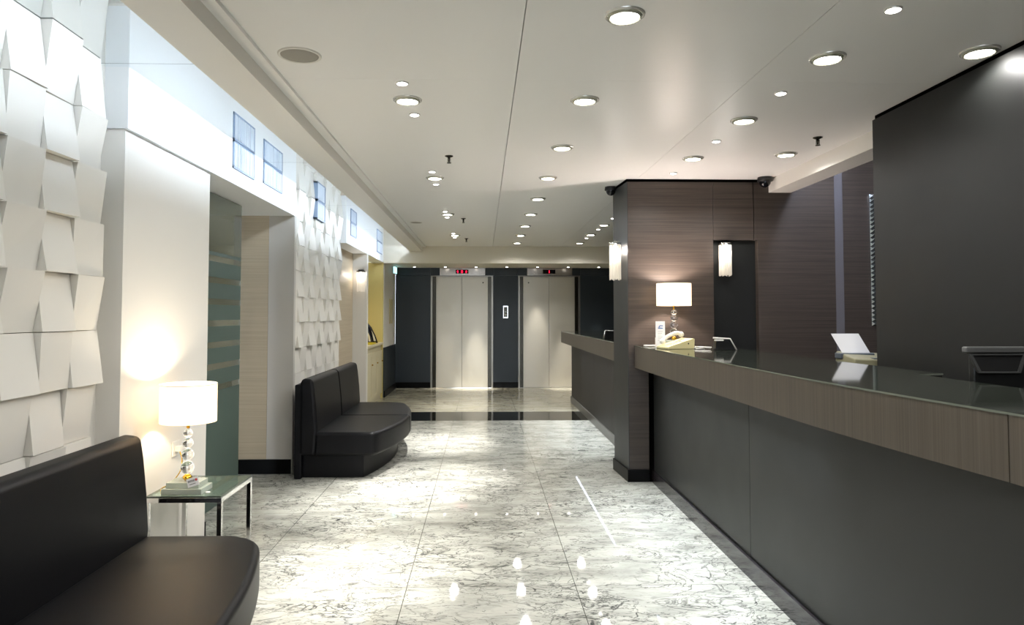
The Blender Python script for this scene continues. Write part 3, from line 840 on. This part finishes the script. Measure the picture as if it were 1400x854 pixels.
# ------------------------------------------------------------------ sconces
def sconce(x, y, z0, z1, r, lab, wallx=None, wally=None, cap='chrome', e=6):
    t = thing('wall_sconce', lab, 'wall light', (x, y, z0), 'glass strand wall lights')
    bm = bm_new()
    if wallx is not None: box(bm, min(x-.01, wallx), y-.035, z1, max(x+.01, wallx), y+.035, z1+.035)
    if wally is not None: box(bm, x-.035, y-.005, z1, x+.035, wally, z1+.035)
    lathe(bm, [(0, z1), (r*1.08, z1), (r*1.08, z1+.018), (0, z1+.018)], (x, y, 0), 28)
    link('cap', bm, M[cap], t)
    rnd = random.Random(int(x*100)+5)
    bm = bm_new()
    for k in range(26):
        a = 2*PI*k/26; rr = r*(.97 if k % 2 else .86)
        L_ = (z1-z0)*(1-rnd.uniform(0, .06))
        tube(bm, [(x+rr*math.cos(a), y+rr*math.sin(a), z1), (x+rr*math.cos(a), y+rr*math.sin(a), z1-L_)], .0045, 6)
    c = link('glass_strands', bm, M['strands'], t)
    bm = bm_new(); lathe(bm, [(0, z1-.09), (.016, z1-.08), (.018, z1-.02), (0, z1-.001)], (x, y, 0), 16); link('bulb', bm, M['bulb'], t)
    light('POINT', (x, y-(r+.01), z1-.05), e, (1, .93, .88), parent=None, shadow_soft_size=.02)
sconce(1.148, 5.93, 1.675, 1.985, .05, 'glowing crystal strand wall light on the left face of the pillar', wallx=1.192, e=1.2)
sconce(2.035, 5.72, 1.70, 1.965, .05, 'glowing crystal strand wall light in the dark doorway behind the desk', wally=5.7795, e=2.2)
sconce(-1.735, 9.785, 1.70, 1.985, .056, 'white wall light with dark cap on the column past the farther sofa', wally=9.8499, cap='cap', e=1.2)

# ------------------------------------------------------------------ front desk
FX = [(5.714, 1.262), (5.2, 1.263), (4.7, 1.270), (4.1, 1.284), (3.5, 1.292), (3.0, 1.298), (2.7, 1.306), (2.4, 1.325), (2.1, 1.350), (1.79, 1.382), (1.5, 1.398), (1.2, 1.402), (.9, 1.404), (.3, 1.404)]
fd = thing('front_desk', 'long dark reception desk with curved wood fascia and glass top at right', 'reception desk', (1.6, 3.0, 0))
XB = 1.415
bm = bm_new()
ysb = [.3, 3.65, 5.70]
for a, b_ in zip(ysb, ysb[1:]):
    box(bm, XB, a+.002, .02, XB+.02, b_-.002, .938)
link('base_panel', bm, M['darkpanel'], fd)
bm = bm_new(); box(bm, XB+.02, .3, 0, 1.86, 5.715, .938); box(bm, XB-.005, .3, 0, XB+.02, 5.7, .018); box(bm, 1.379, 5.7, .0, XB+.4, 5.716, .938); link('core', bm, M['gap'], fd)
bm = bm_new(); box(bm, 1.396, .3, 0, XB-.006, 5.695, .1); link('kick_strip', bm, M['marble_dark'], fd)
def fascia(pts, z0, z1, off):
    b = bm_new(); P1 = [(x, y) for y, x in pts]; P2 = [(x+off, y) for y, x in reversed(pts)]
    prism(b, P1+P2, z0, z1); return b
i0 = [i for i, p in enumerate(FX) if p[0] == 1.79][0]
link('fascia', fascia(FX[:i0]+[(1.792, 1.382)], .94, 1.117, .02), M['woodv'], fd)
link('fascia', fascia([(1.788, 1.382)]+FX[i0+1:], .94, 1.117, .02), M['woodv'], fd)
bm = bm_new()
inner = [(x+.0205, y) for y, x in FX]
back = [(1.87, .3), (1.87, 2.93), (2.0, 2.96), (1.935, 4.02), (1.945, 5.714)]
prism(bm, inner+back, .94, 1.117); link('top_slab', bm, M['darkpanel'], fd)
bm = bm_new(); prism(bm, [(x-.004, y) for y, x in FX]+[(a+.004, b_) for a, b_ in back], 1.1175, 1.124)
for f in bm.faces: f.material_index = 0 if abs(f.normal.z) > .5 else 1
bmesh.ops.recalc_face_normals(bm, faces=bm.faces); bm.normal_update()
for f in bm.faces: f.material_index = 0 if abs(f.normal.z) > .5 else 1
link('glass_top', bm, [M['topglass'], M['glassedge']], fd)

def led(par, ya, yb, x=1.335):
    bm = bm_new(); box(bm, x-.012, ya, .932, x-.009, yb, .9399); box(bm, x+.009, ya, .932, x+.012, yb, .9399); box(bm, x-.009, ya, .937, x+.009, yb, .9399)
    h = link('light_channel', bm, M['steel'], par)
    bm = bm_new(); box(bm, x-.006, ya, .935, x+.006, yb, .937); link('led_strip', bm, M['led'], h)
    d = bpy.data.lights.new('lamp', 'AREA'); d.shape = 'RECTANGLE'; d.size = .022; d.size_y = yb-ya; d.energy = 4.2*(yb-ya); d.color = (.86, .93, 1); d.spread = math.radians(95)
    o = bpy.data.objects.new('lamp', d); C.objects.link(o); o.location = (x, (ya+yb)/2, .932); o.rotation_euler = (0, math.radians(16), 0)
M['led'] = emit('cool_led', '#dcebff', 8)
led(fd, 2.8, 5.35, 1.345)
bd = thing('rear_desk', 'farther dark reception desk with glass top beyond the pillar', 'reception desk', (1.6, 8.6, 0))
bm = bm_new()
for a, b_ in ((6.19, 7.5), (7.5, 8.7), (8.7, 9.8), (9.8, 10.88)): box(bm, 1.40, a+.001, .1, 1.42, b_-.001, .938)
box(bm, 1.42, 10.86, 0, 2.0, 10.88, .938); link('base_panel', bm, M['woodv_dark'], bd)
bm = bm_new(); box(bm, 1.42, 6.19, 0, 1.95, 10.859, .937); link('core', bm, M['gap'], bd)
bm = bm_new(); box(bm, 1.385, 6.19, 0, 1.4195, 10.89, .0995); link('kick_strip', bm, plain('grey_skirting', '#55534f', .3), bd)
bm = bm_new(); box(bm, 1.245, 6.19, .94, 1.265, 10.96, 1.112); box(bm, 1.265, 10.94, .94, 2.05, 10.96, 1.112); link('fascia', bm, M['woodv'], bd)
bm = bm_new(); box(bm, 1.266, 6.19, .94, 2.05, 10.939, 1.111); link('top_slab', bm, M['darkpanel'], bd)
bm = bm_new(); box(bm, 1.241, 6.185, 1.1125, 2.055, 10.964, 1.122)
bm.normal_update()
for f in bm.faces: f.material_index = 0 if abs(f.normal.z) > .5 else 1
link('glass_top', bm, [M['topglass'], M['glassedge']], bd)

led(bd, 6.75, 9.9)
ZT = 1.124
# display stand on far desk
t = thing('display_stand', 'small chrome and black stand on the farther desk beside the pillar', 'stand', (1.36, 7.4, 1.122))
bm = bm_new(); prism(bm, [(-.06, 0), (.06, 0), (.04, .085), (-.045, .085)], -.05, .05)
for v in bm.verts: v.co = Vector((v.co.x, v.co.z, v.co.y))
link('body', bm, M['blackplastic'], t, world=False, bevel=.003)
bm = bm_new(); tube(bm, [(.06, -.055, .0), (.075, -.055, .04), (.055, -.055, .085), (-.05, -.055, .09)], .005); tube(bm, [(-.07, -.055, .0), (-.05, -.055, .09)], .005); link('chrome_frame', bm, M['chrome'], t, world=False)

# ------------------------------------------------------------------ desk telephone
ph = thing('desk_telephone', 'ivory desk telephone with handset on the front desk in front of the lamp', 'telephone', (1.455, 5.18, ZT), rz=math.radians(14))
bm = bm_new(); prism(bm, [(-.115, 0), (.11, 0), (.115, .075), (.10, .078), (-.115, .015)], -.085, .085)
for v in bm.verts: v.co = Vector((v.co.x, v.co.z, v.co.y))
pb = link('body', bm, M['ivory'], ph, world=False, bevel=.004)
bm = bm_new()
for i in range(4):
    for j in range(3):
        x = -.07+i*.026; y = -.055+j*.024; z = .015+(x+.115)/.215*.063
        box(bm, x, y, z-.002, x+.018, y+.016, z+.007)
link('keypad', bm, M['white_plastic'], pb, world=False)
bm = bm_new(); tube(bm, smooth_pts([(-.08, .05, .062), (-.03, .05, .094), (.03, .05, .115), (.075, .05, .112)]), .014, 12)
sphere(bm, (-.08, .05, .052), .022, 14, 10); sphere(bm, (.078, .05, .105), .022, 14, 10)
link('handset', bm, M['white_plastic'], ph, world=False)
bm = bm_new(); tube(bm, [(.06, -.0865, .04), (.06, -.0856, .04)], .006, 10); link('jack', bm, M['blackplastic'], ph, world=False)
# flat handset / cordless phone at left
t = thing('white_cable_box', 'flat white handset lying at the far left end of the front desk', 'handset', (1.35, 5.50, ZT))
bm = bm_new(); box(bm, -.06, -.02, 0, .06, .02, .014); link('body', bm, M['white_plastic'], t, world=False, bevel=.005)
bm = bm_new(); tube(bm, smooth_pts([(.05, 0, .012), (.062, 0, .03), (.06, 0, .05)]), .005); link('hook', bm, M['white_plastic'], t, world=False)
# brochure stand
br = thing('brochure_card', 'upright white card with a small blue logo beside the telephone', 'card', (1.372, 5.30, ZT), rz=math.radians(3))
bm = bm_new(); box(bm, -.037, 0, .0, .037, .0015, .205); link('sheet', bm, M['paper'], br, world=False)
bm = bm_new(); box(bm, -.04, -.012, 0, .04, .03, .006); box(bm, -.04, .002, .006, .04, .005, .08); link('holder', bm, M['white_plastic'], br, world=False)
bm = bm_new()
prism(bm, [(-.018, .148), (.02, .148), (.02, .154), (-.018, .156)], -.0008, -.0003); prism(bm, [(-.016, .158), (.0, .168), (.02, .166), (.02, .172), (-.004, .174)], -.0008, -.0003); prism(bm, [(-.016, .158), (-.006, .158), (-.002, .165), (-.010, .166)], -.0008, -.0003)
for v in bm.verts: v.co = Vector((v.co.x, v.co.z, v.co.y))
link('logo', bm, M['blue'], br, world=False)
bm = bm_new()
for k in range(6): box(bm, -.02, -.0008, .125-k*.014, .02-.006*(k % 3), -.0003, .127-k*.014)
link('print', bm, plain('grey_print', '#9a9a9a', .7), br, world=False)
# pens and cable
bm = bm_new(); tube(bm, smooth_pts([(1.56, 5.16, ZT+.012), (1.60, 5.10, ZT+.006), (1.64, 5.12, ZT+.01), (1.69, 5.08, ZT+.008)]), .004, 8)
tag(link('telephone_cord', bm, M['white_plastic']), 'white cord lying on the glass desk right of the telephone', 'cord')
for k, (a, b_) in enumerate((((1.57, 5.04), (1.66, 5.13)), ((1.585, 5.12), (1.68, 5.03)))):
    bm = bm_new(); tube(bm, [(a[0], a[1], ZT+.005+k*.011), (b_[0], b_[1], ZT+.005+k*.011)], .0045, 8)
    o = link('pen', bm, M['white_plastic']); tag(o, ['white pen on the glass desk, lying under another pen', 'white pen crossed on top of another on the glass desk'][k], 'pen', 'pens on the front desk')
# card reader / tilted display
cr_ = thing('tilted_display', 'small black tilted display with pale edge on the front desk', 'display', (1.74, 4.98, ZT))
bm = bm_new(); prism(bm, [(-.055, .012), (.085, .0), (.06, .078), (-.05, .082)], -.03, .03)
for v in bm.verts: v.co = Vector((v.co.x, v.co.z, v.co.y))
link('body', bm, M['blackplastic'], cr_, world=False)
bm = bm_new(); tube(bm, [(-.075, -.03, .088), (.05, -.03, .082), (.095, -.03, .002)], .0055, 8); link('pale_edge', bm, M['white_plastic'], cr_, world=False)
bm = bm_new(); box(bm, -.06, -.035, .066, -.0, -.01, .078); link('slot', bm, M['white_plastic'], cr_, world=False)

# ------------------------------------------------------------------ rear work desk with fax, monitor
wk = thing('staff_desk', 'low dark staff desk behind the reception desk', 'desk', (2.3, 3.6, 0))
bm = bm_new(); box(bm, 2.03, 3.87, .97, 2.6, 5.70, .995); link('desk_top', bm, M['darkpanel'], wk, bevel=.002)
bm = bm_new(); box(bm, 2.05, 3.9, 0, 2.58, 3.93, .97); box(bm, 2.05, 5.6, 0, 2.58, 5.63, .97); link('side_panel', bm, M['darkpanel'], wk)
bm = bm_new(); box(bm, 2.56, 3.93, .3, 2.58, 5.6, .97); link('back_panel', bm, M['darkpanel'], wk)
fx = thing('fax_machine', 'beige fax telephone with a white sheet of paper standing in it', 'fax machine', (2.285, 4.05, .995), rz=math.radians(0))
bm = bm_new(); prism(bm, [(-.15, -.13), (.12, -.15), (.165, -.02), (.13, .12), (-.14, .12)], 0, .055)
for v in bm.verts:
    if v.co.z > .03: v.co.z += .075-.12*(v.co.x+.15)*.35+(.035 if v.co.y > .05 else 0); v.co.x *= .93; v.co.y *= .93
link('body', bm, M['fax'], fx, world=False, bevel=.008)
bm = bm_new()
for v in box(bm, -.02, -.11, .115, .085, -.01, .135): v.co.z -= (v.co.x+.02)*.05
link('keypad', bm, M['keys'], fx, world=False, bevel=.003)
bm = bm_new(); box(bm, -.145, .02, .12, .06, .10, .155); link('paper_slot', bm, M['keys'], fx, world=False, bevel=.006)
bm = bm_new()
for v in box(bm, -.115, .06, .15, .055, .062, .30):
    if v.co.z > .2: v.co.y += .03; v.co.x -= .055; v.co.z -= .03
link('paper_sheet', bm, M['paper'], fx, world=False)

mo = thing('computer_monitor', 'dark monitor seen from behind, beside the right edge of the picture', 'monitor', (2.122, 2.72, .74), rz=math.radians(0))
W_, Hm = .316, .36
mo.scale = (1, 1, .96)
bm = bm_new(); box(bm, -.165, -.012, .165, W_-.20, .02, .16+Hm); mb_ = link('housing', bm, M['monitor'], mo, world=False, bevel=.008)
bm = bm_new(); box(bm, -.205, -.03, .16+Hm-.012, W_-.195, .0, .16+Hm+.014); link('top_ridge', bm, plain('monitor_ridge', '#565756', .35), mb_, world=False, bevel=.006)
bm = bm_new()
o_ = [(-.188, .505), (.045, .505), (.018, .425), (-.15, .425)]; i_ = [(-.175, .499), (.034, .499), (.011, .431), (-.141, .431)]
for k in range(4):
    a, b_, c_, d = o_[k], o_[(k+1) % 4], i_[(k+1) % 4], i_[k]
    v = [bm.verts.new((p[0], y, p[1])) for y in (-.012, -.024) for p in (a, b_, c_, d)]
    bm.faces.new(v[:4]); bm.faces.new(v[4:])
    for q in range(4): bm.faces.new((v[q], v[(q+1) % 4], v[4+(q+1) % 4], v[4+q]))
link('vent_frame', bm, plain('vent_frame_grey', '#4a4b4a', .4), mb_, world=False)
bm = bm_new(); prism(bm, i_, .0122, .0135)
for v in bm.verts: v.co = Vector((v.co.x, -v.co.z, v.co.y))
link('vent_mesh', bm, M['monitor_vent'], mb_, world=False)
bm = bm_new(); box(bm, -.03, -.005, .01, .05, .015, .17); box(bm, -.1, -.09, 0, .10, .10, .012); link('stand', bm, M['monitor'], mo, world=False, bevel=.004)
ld = thing('lower_worktop', 'dark lower worktop behind the glass desk carrying the monitor', 'desk', (2.05, 1.7, 0))
bm = bm_new(); box(bm, 1.875, .4, .715, 2.234, 2.92, .74); link('desk_top', bm, M['darkpanel'], ld)
bm = bm_new(); box(bm, 1.90, .45, 0, 2.22, .48, .715); box(bm, 1.90, 2.85, 0, 2.22, 2.88, .715); link('side_panel', bm, M['darkpanel'], ld)

# mirror with faceted frame
mr_ = thing('wall_mirror', 'tall mirror with faceted glass frame on the wood wall, half hidden by the dark wall', 'mirror', (3.52, YW, 1.85))
x0, x1, z0, z1 = 3.265, 3.78, 1.285, 2.40
bm = bm_new(); box(bm, x0+.05, YW-.012, z0+.06, x1-.05, YW-.0005, z1-.06); link('mirror_glass', bm, M['deskmirror'], mr_)
bm = bm_new()
def facet(cx_, cz_, sx, sz):
    b = [bm.verts.new((cx_+a*sx/2, YW-.0005, cz_+c_*sz/2)) for a, c_ in ((-1, -1), (1, -1), (1, 1), (-1, 1))]
    m_ = [bm.verts.new((cx_+a*sx/2, YW-.012, cz_+c_*sz/2)) for a, c_ in ((-1, -1), (1, -1), (1, 1), (-1, 1))]
    ap = bm.verts.new((cx_, YW-.026, cz_))
    for k in range(4):
        bm.faces.new((b[k], b[(k+1) % 4], m_[(k+1) % 4], m_[k])); bm.faces.new((m_[k], m_[(k+1) % 4], ap))
n = 30
for k in range(n):
    z = z0+(k+.5)*(z1-z0)/n
    facet(x0+.022, z, .04, (z1-z0)/n*.92); facet(x1-.022, z, .04, (z1-z0)/n*.92)
for k in range(12):
    x = x0+.05+(k+.5)*(x1-x0-.1)/12
    for zz in (z0+.012, z0+.038, z1-.012, z1-.038): facet(x, zz, (x1-x0-.1)/12*.92, .024)
link('faceted_frame', bm, M['faceted'], mr_)

# warm recess light over the cabinet
put(s0, 1, -1.87, 10.6, 2.25, 'tiny spotlight in the top of the yellow recess', 'recess spotlights')
light('SPOT', (-1.87, 10.6, 2.23), 14, (1, .82, .5), spot_size=math.radians(120), spot_blend=.8, shadow_soft_size=.03, aim=(-1.87, 10.7, 0))

# ------------------------------------------------------------------ world and view
wd = bpy.data.worlds.new('world'); SC.world = wd; wd.use_nodes = True
bg = wd.node_tree.nodes['Background']; bg.inputs['Color'].default_value = (.80, .88, 1, 1); bg.inputs['Strength'].default_value = 4.0
SC.view_settings.view_transform = 'Standard'; SC.view_settings.look = 'None'
SC.view_settings.gamma = 1; SC.view_settings.use_curve_mapping = False
SC.view_settings.exposure = 0.45
SC.cycles.max_bounces = 10; SC.cycles.diffuse_bounces = 5; SC.cycles.glossy_bounces = 5; SC.cycles.transmission_bounces = 8
SC.cycles.sample_clamp_indirect = 6
SC.cycles.caustics_reflective = True; SC.cycles.caustics_refractive = False
